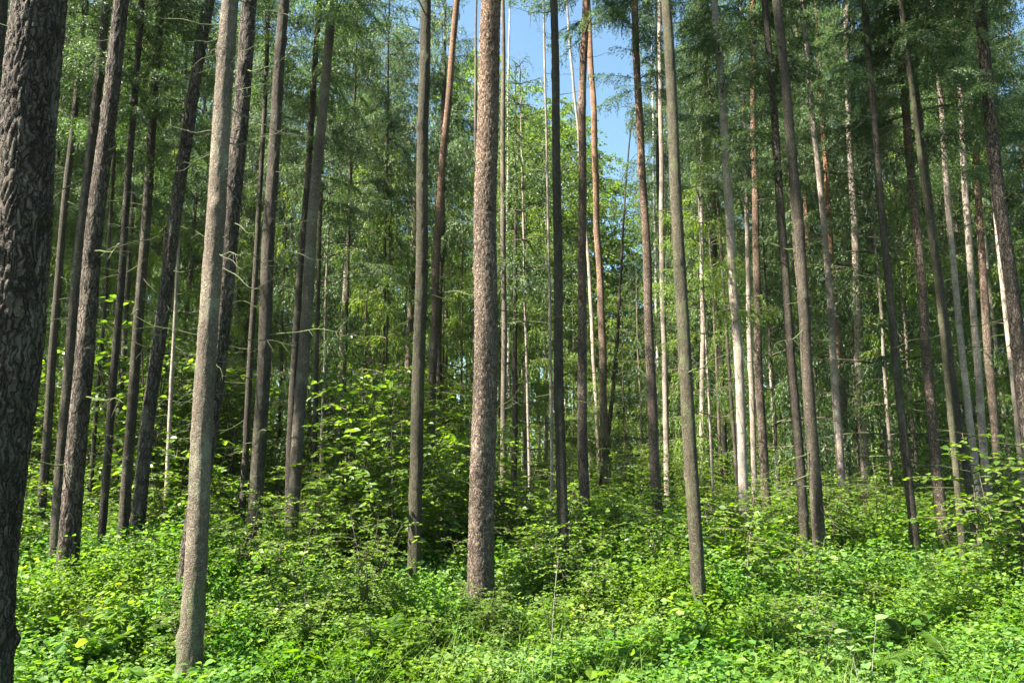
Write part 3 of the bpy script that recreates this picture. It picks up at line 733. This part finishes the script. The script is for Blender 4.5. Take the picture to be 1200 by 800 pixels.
# ------------------------------------------------------------------ shrubs and saplings
def shrub_meshes(seed, h, nst, spread, leaf, nb=11):
    r = np.random.default_rng(seed); st = MB(); fo = MB(); PP, DD, NN = [], [], []
    for q in range(nst):
        a = r.uniform(0, 6.283); lean = r.uniform(.05, .32) * spread; hh = h * r.uniform(.75, 1.05)
        s = np.linspace(0, 1, 9)
        p = np.stack([np.cos(a) * (lean * hh * s ** 1.4) + .03 * np.sin(s * 7 + q), np.sin(a) * (lean * hh * s ** 1.4) + .03 * np.sin(s * 6 + q * 2), hh * s], -1)
        tube(st, p, .013 * (h / 2) ** .5 * (1 - s * .85) + .0015, 6)
        for k in range(nb):
            t = .22 + .78 * (k + r.random()) / nb
            c = np.array([np.interp(t, s, p[:, i]) for i in range(3)]); ba = r.uniform(0, 6.283)
            l = spread * h * .30 * (1.15 - t * .75) * r.uniform(.6, 1.2) + .08
            o = np.array([math.cos(ba), math.sin(ba), r.uniform(.05, .5)]); sd = np.array([-math.sin(ba), math.cos(ba), 0])
            u = np.linspace(0, 1, 6)[:, None]
            b = c + o * l * u - np.array([0, 0, .38]) * l * u ** 2
            tube(st, b, .0045 * (1 - u[:, 0] * .7) + .0008, 4)
            m_ = max(4, int(l / leaf * 2.4)); uu = np.linspace(.12, 1.0, m_)
            P = np.stack([np.interp(uu, u[:, 0], b[:, i]) for i in range(3)], -1)
            sg = np.where(np.arange(m_) % 2 == 0, 1, -1)[:, None]
            PP.append(P + r.normal(0, .012, (m_, 3)))
            DD.append(o * r.uniform(.25, .7, (m_, 1)) + sd * sg * r.uniform(.5, 1, (m_, 1)) + np.array([0, 0, 1]) * r.uniform(-.45, .1, (m_, 1)))
            NN.append(np.array([0, 0, 1]) + r.normal(0, .33, (m_, 3)))
    P = np.concatenate(PP); D = np.concatenate(DD); Nn = np.concatenate(NN); n = len(P)
    S = r.uniform(.6, 1.2, n) * leaf
    stamp(fo, LEAF_V, LEAF_F, P, D, Nn, S, S * r.uniform(.75, 1.0, n))
    return st.mesh('stem', [M['wood']]), fo.mesh('foliage', [M['shrubleaf']], False)


SHR = [shrub_meshes(61, 2.0, 6, 1.0, .080, 19), shrub_meshes(62, 2.0, 6, 1.2, .072, 18), shrub_meshes(63, 2.0, 4, .9, .085, 18), shrub_meshes(64, 2.0, 7, 1.15, .05, 15), shrub_meshes(65, 2.0, 1, 1.25, .075, 20), shrub_meshes(66, 2.0, 3, 1.1, .062, 17)]


def shrub(x, y, h, v, name, label, cat, group):
    root = empty(name, (x, y, float(terrain(x, y)) - .03)); tag(root, label, cat, group)
    sc = h / 2.0; rot = rng.uniform(0, 6.28)
    for nm, me in (('stem', SHR[v][0]), ('foliage', SHR[v][1])):
        o = link(nm, me, root); o.rotation_euler = (0, 0, rot); w = sc ** .75; o.scale = (w, w, sc)
    return root


hz = [  # the broad hazels of the middle ground
 (405, 8.4, 2.35, 0, 'broad leafy hazel clump in front of the close pair of stems'),
 (455, 8.0, 2.2, 1, 'broad leafy hazel with thin bare stems beside the smooth grey-green trunk'),
 (430, 6.4, 1.15, 3, 'low blue-green hazel spreading under the two broad hazels'),
 (300, 7.0, 1.25, 3, 'shaded waist-high bush hiding the foot of the straight shaded spruce'),
 (520, 8.6, 1.7, 2, 'sunlit hazel between the smooth grey-green trunk and the scaly pine'),
 (160, 7.0, 1.0, 5, 'sunlit sapling covering the crossed feet of two dark trunks'),
 (1150, 7.6, 2.3, 4, 'layered maple sapling in front of the cream sunlit trunk'),
 (1180, 7.0, 1.7, 5, 'dark-leaved sapling below the big dark edge trunk'),
 (868, 7.2, 1.6, 4, 'slim single-stemmed sapling just past the mossy bowed trunk'),
 (1192, 6.6, 1.9, 2, 'tall broad-leaved bush closest below the big dark edge trunk'),
 (612, 9.5, 1.35, 1, 'bright bush behind the foot of the scaly brown pine, on its shaded side'),
 (722, 9.8, 1.3, 0, 'bright bush at the foot of the red-barked straight pine'),
 (765, 10.5, 1.5, 2, 'bright bush around the foot of the purple-brown pine'),
 (985, 9.4, 1.3, 0, 'bright bush at the foot of the dark parallel pair'),
 (345, 6.2, 1.0, 1, 'green bush below the sunny foot of the close pair'),
]
for (px, yy, h, v, lab) in hz:
    x = at(px, 600, yy)[0][0]; shrub(x, yy, h, v, 'hazel_shrub' if 'hazel' in lab else 'leafy_sapling', lab, 'shrub', None); occupied.append((x, yy))
ns = 0; tries = 0
while ns < 230 and tries < 4000:
    tries += 1
    y = 6.8 + 24 * rng.random() ** 1.25; x = rng.uniform(-1, 1) * (.72 * y)
    if not clear(x, y, .55):
        continue
    px = px_of(x, y, 1)[0]
    if 700 < px < 1000 and y < 9: continue
    occupied.append((x, y)); ns += 1
    tall = rng.random()
    lim = .9 if y < 8.5 else (1.8 if y < 12 else 3.4)
    if px < 300 or 360 < px < 560: lim *= 1.3
    if px > 570 and y > 11: lim *= .6
    h = rng.uniform(.55, 1) * lim
    kind = 'low' if y < 9 else ('head-high' if y < 15 else 'distant')
    shrub(x, y, h, int(rng.integers(0, 6)), 'leafy_sapling', '%s leafy sapling %s' % (kind, gap(px)), 'sapling', 'leafy saplings of the undergrowth')


ns = 0; tries = 0
while ns < 110 and tries < 4000:
    tries += 1
    y = 5.4 + 7.5 * rng.random(); x = rng.uniform(-1, 1) * (.70 * y)
    if not clear(x, y, .42):
        continue
    px = px_of(x, y, .5)[0]
    occupied.append((x, y)); ns += 1
    h = rng.uniform(.6, 1.0) * (.75 if y < 7 else 1.25)
    lab = ('knee-high bright seedling ' if y < 7 else 'waist-high bright seedling ') + gap(px)
    shrub(x, y, h, int(rng.choice([0, 1, 2, 4, 5])), 'leafy_sapling', lab, 'sapling', 'bright seedlings among the herbs')

# ------------------------------------------------------------------ ferns
def frond_mesh(seed):
    r = np.random.default_rng(seed); mb = MB(); L = .7; n = 25
    s = np.linspace(0, 1, 12)
    cur = lambda t: np.stack([t * L * (1 - .12 * t), 0 * t, L * (.75 * t - .72 * t * t)], -1)
    tube(mb, cur(s), .004 * (1 - s * .8) + .0006, 4)
    t = np.linspace(.16, .99, n); P = cur(t); Tn = nrm(np.gradient(P, axis=0))
    for sg in (-1, 1):
        S = .15 * np.sin(np.pi * (t * .86 + .12)) ** .9 * r.uniform(.85, 1.1, n) + .012
        D = Tn * .45 + np.array([0, sg, 0]) + np.array([0, 0, 1]) * r.uniform(-.25, .05, (n, 1))
        Nn = np.cross(Tn, np.array([0, 1, 0])) * -1 + r.normal(0, .12, (n, 3)); Nn = Nn * np.sign(Nn[:, 2:3])
        stamp(mb, LEAF_V, LEAF_F, P, D, Nn, S, S * .20)
    return mb.mesh('frond', [M['fern']], False)


FR = [frond_mesh(70 + k) for k in range(4)]


def fern(x, y, sc, label, group):
    root = empty('fern', (x, y, float(terrain(x, y)))); tag(root, label, 'fern', group)
    n = int(rng.integers(4, 9)); a0 = rng.uniform(0, 6.28); sc *= rng.uniform(.75, 1.2)
    for k in range(n):
        o = link('frond', random.choice(FR), root); l = sc * rng.uniform(.45, .85)
        o.rotation_euler = (rng.uniform(-.15, .15), rng.uniform(-1.1, -.3), a0 + k * 6.283 / n + rng.uniform(-.25, .25)); o.scale = (l, l, l); o.location = (0, 0, .10)


for (px, yy, sc) in [(1010, 5.6, 1.1), (1060, 6.2, 1.15), (980, 6.6, 1.0), (1110, 5.4, 1.0), (1140, 6.6, 1.2), (930, 6.0, .9), (1035, 7.4, 1.1), (1180, 6.0, 1.1), (1090, 7.8, 1.1), (955, 7.8, 1.0), (760, 7.4, 1.0),
                     (455, 5.6, 1.0), (120, 5.2, .9), (60, 5.8, 1.0), (640, 6.9, .9), (1170, 8.4, 1.1), (1000, 9.2, 1.2)]:
    x = at(px, 700, yy)[0][0]
    fern(x, yy, sc, '%s arching fern %s' % ('close' if yy < 6.1 else 'farther', gap(px)), 'ferns on the forest floor')

# big-leaved pale herb that catches the sun among the ferns
ph = MB(); hp = MB(); r = np.random.default_rng(5); PP, DD = [], []
for q in range(3):
    a = q * 2.2; s = np.linspace(0, 1, 7); p = np.stack([.10 * s * math.cos(a), .10 * s * math.sin(a), .62 * s - q * .08 * s], -1); tube(ph, p, .004 * (1 - .5 * s), 5)
    for k in range(6):
        c = p[2 + k % 5]; b = r.uniform(0, 6.283); PP.append(c); DD.append((math.cos(b), math.sin(b), r.uniform(-.2, .3)))
PP = np.array(PP); DD = np.array(DD); n = len(PP)
stamp(hp, LEAF_V, LEAF_F, PP, DD, np.array([0, 0, 1]) + r.normal(0, .2, (n, 3)), r.uniform(.06, .11, n))
x, yy = at(1010, 745, 5.0)[0][0], 5.0
rt = empty('tall_herb', (x, yy, float(terrain(x, yy)))); tag(rt, 'pale big-leaved herb with white stalks standing up among the ferns', 'herb')
link('stem', ph.mesh('stem', [M['twig']]), rt); link('foliage', hp.mesh('foliage', [M['paleleaf']], False), rt)
x, yy = at(645, 770, 5.2)[0][0], 5.2
mb = MB(); s = np.linspace(0, 1, 10); tube(mb, np.stack([.06 * s * s, .03 * s, .95 * s], -1), .0042 * (1 - .6 * s), 5)
for q in range(0):
    b = np.array([.06 * .8, .03 * .9, .95 * (.75 + q * .05)]); d = rnd_dir(1, .1, .8)[0]; tube(mb, b + d * np.linspace(0, .11, 4)[:, None], .0018, 4)
dst = link('dry_stalk', mb.mesh('dry_stalk', [M['twig']])); dst.location = (x, yy, float(terrain(x, yy))); tag(dst, 'thin white dry stalk upright in the sunny herbs below the dark slender trunk', 'dry stalk')


# ------------------------------------------------------------------ ground cover
def scatter(n, y0, y1, pw=1.0, margin=.8):
    y = y0 + (y1 - y0) * rng.random(n) ** pw
    # area grows with distance
    x = rng.uniform(-1, 1, n) * (.70 * y + margin)
    return x, y


gc = MB()


def herbs(n, y0, y1, leaf, tv, tf, m_=18, pw=.75, hs=1.0, wfac=.85):
    x, y = scatter(n, y0, y1, pw)
    ht = (.46 + .20 * fnoise(x, y, .9, 3) + .13 * fnoise(x, y, 2.6, 4)) * hs * np.clip(-.15 + .17 * y, .5, 1.35)
    ht = np.clip(ht, .07, 1.0) * rng.uniform(.6, 1.25, n)
    z = terrain(x, y)
    lean = rng.normal(0, .16, (n, 2))
    t = rng.uniform(.25, 1.0, (n, m_)) ** .8
    az = rng.uniform(0, 6.283, (n, m_))
    rad = (.02 + .10 * (1.1 - t) * rng.random((n, m_))) * (leaf / .06)
    P = np.stack([x[:, None] + lean[:, :1] * t * ht[:, None] + rad * np.cos(az), y[:, None] + lean[:, 1:] * t * ht[:, None] + rad * np.sin(az), z[:, None] + ht[:, None] * t], -1)
    D = np.stack([np.cos(az), np.sin(az), rng.uniform(-.5, .35, (n, m_))], -1)
    Nn = np.array([0, 0, 1.0]) + rng.normal(0, .45, (n, m_, 3))
    S = leaf * rng.uniform(.55, 1.3, (n, m_)) * rng.uniform(.7, 1.3, (n, 1))
    P, D, Nn, S = P.reshape(-1, 3), D.reshape(-1, 3), Nn.reshape(-1, 3), S.ravel()
    stamp(gc, tv, tf, P, D, Nn, S, S * wfac, 0)


def grass(n, y0, y1, L):
    x, y = scatter(n, y0, y1, .75)
    k = fnoise(x, y, .7, 9) > .0
    x, y = x[k], y[k]; n = len(x); z = terrain(x, y); m_ = 6
    az = rng.uniform(0, 6.283, (n, m_))
    P = np.stack([x, y, z], -1)[:, None] + np.concatenate([rng.normal(0, .03, (n, m_, 2)), np.zeros((n, m_, 1))], -1)
    D = np.stack([np.cos(az) * .45, np.sin(az) * .45, np.ones((n, m_))], -1)
    P, D = P.reshape(-1, 3), D.reshape(-1, 3); S = L * rng.uniform(.5, 1.2, len(P))
    bl = np.array([[-.5, 0, 0], [.5, 0, 0], [.35, .6, -.06], [-.35, .6, -.06], [.02, 1, -.3], [-.02, 1, -.3]], np.float32)
    stamp(gc, bl, np.array([[0, 1, 2, 3], [3, 2, 4, 5]]), P, D, np.stack([np.cos(az).ravel() * -1, np.sin(az).ravel() * -1, .3 * np.ones(len(P))], -1), S, .0045 + 0 * S, 1)


herbs(17000, 2.6, 7.6, .031, LEAF_V, LEAF_F, 32, hs=1.0)
herbs(5000, 2.8, 8.0, .046, LEAF_V, LEAF_F, 18, hs=1.2)
herbs(450, 3.6, 9.0, .075, LEAF_V, LEAF_F, 12, hs=1.25)
herbs(20000, 7.4, 14.0, .044, DIAM_V, DIAM_F, 28, hs=.9)
herbs(5500, 7.0, 14.0, .065, LEAF_V, LEAF_F, 14, hs=1.1)
herbs(14000, 14.0, 30.0, .08, DIAM_V, DIAM_F, 20, hs=1.0, wfac=.7)
herbs(7000, 30.0, 60.0, .2, DIAM_V, DIAM_F, 14, hs=1.1, wfac=.7)
grass(6500, 3.2, 15, .50)
cover = link('undergrowth', gc.mesh('undergrowth', [M['leaf'], M['grass']], False))
tag(cover, 'dense bright green herbs and grass carpeting the forest floor', 'ground cover', kind='stuff')

# ------------------------------------------------------------------ thin forest haze
hb = MB(); x0, x1, y0, y1, z0, z1 = -700, 700, -300, 1000, -4, 34
hb.add([(x0, y0, z0), (x1, y0, z0), (x1, y1, z0), (x0, y1, z0), (x0, y0, z1), (x1, y0, z1), (x1, y1, z1), (x0, y1, z1)],
       [(0, 3, 2, 1), (4, 5, 6, 7), (0, 1, 5, 4), (1, 2, 6, 5), (2, 3, 7, 6), (3, 0, 4, 7)])
hm, nt, out = newmat('haze_air')
pv = N_(nt, 'ShaderNodeVolumePrincipled', Density=HAZE, Anisotropy=.3); pv.inputs['Color'].default_value = (.93, .96, 1, 1)
nt.links.new(pv.outputs[0], out.inputs['Volume'])
if HAZE > 0:
    hz_o = link('haze', hb.mesh('haze', [hm], False)); hz_o['kind'] = 'stuff'

# ------------------------------------------------------------------ light
SUN_EL, SUN_AZ = R(54), R(-112)          # azimuth measured from +Y (view) towards +X
sdir = Vector((math.sin(SUN_AZ) * math.cos(SUN_EL), math.cos(SUN_AZ) * math.cos(SUN_EL), math.sin(SUN_EL)))
sl = bpy.data.lights.new('sun', 'SUN'); sl.energy = 5.0; sl.angle = R(.53); sl.color = (1, .93, .80)
so = bpy.data.objects.new('sun', sl); COL.objects.link(so); so.rotation_mode = 'QUATERNION'; so.rotation_quaternion = sdir.to_track_quat('Z', 'Y')
so.location = (0, 0, 40)
w = bpy.data.worlds.new('World'); scene.world = w; w.use_nodes = True
nt = w.node_tree; nt.nodes.clear()
sky = nt.nodes.new('ShaderNodeTexSky'); sky.sky_type = 'NISHITA'; sky.sun_disc = False; sky.sun_elevation = SUN_EL; sky.sun_rotation = SUN_AZ
sky.air_density = .9; sky.dust_density = 2.0; sky.ozone_density = .4
bg = nt.nodes.new('ShaderNodeBackground'); bg.inputs['Strength'].default_value = .05
wo = nt.nodes.new('ShaderNodeOutputWorld'); tint = nt.nodes.new('ShaderNodeMix'); tint.data_type = 'RGBA'; tint.blend_type = 'MULTIPLY'; tint.inputs['Factor'].default_value = 1; tint.inputs[7].default_value = (.80, 1.0, .96, 1)
nt.links.new(sky.outputs[0], tint.inputs[6]); nt.links.new(tint.outputs[2], bg.inputs[0]); nt.links.new(bg.outputs[0], wo.inputs[0])

scene.view_settings.view_transform = 'Standard'; scene.view_settings.look = 'None'
scene.view_settings.exposure = 2.88; scene.view_settings.gamma = 1.0
c = scene.cycles
c.max_bounces = 7; c.diffuse_bounces = 4; c.glossy_bounces = 2; c.transmission_bounces = 5; c.transparent_max_bounces = 4
c.sample_clamp_indirect = 6.0; c.caustics_reflective = False; c.caustics_refractive = False
c.use_denoising = True
try:
    c.denoiser = 'OPENIMAGEDENOISE'; c.denoising_prefilter = 'ACCURATE'; c.denoising_input_passes = 'RGB_ALBEDO_NORMAL'
except Exception:
    pass
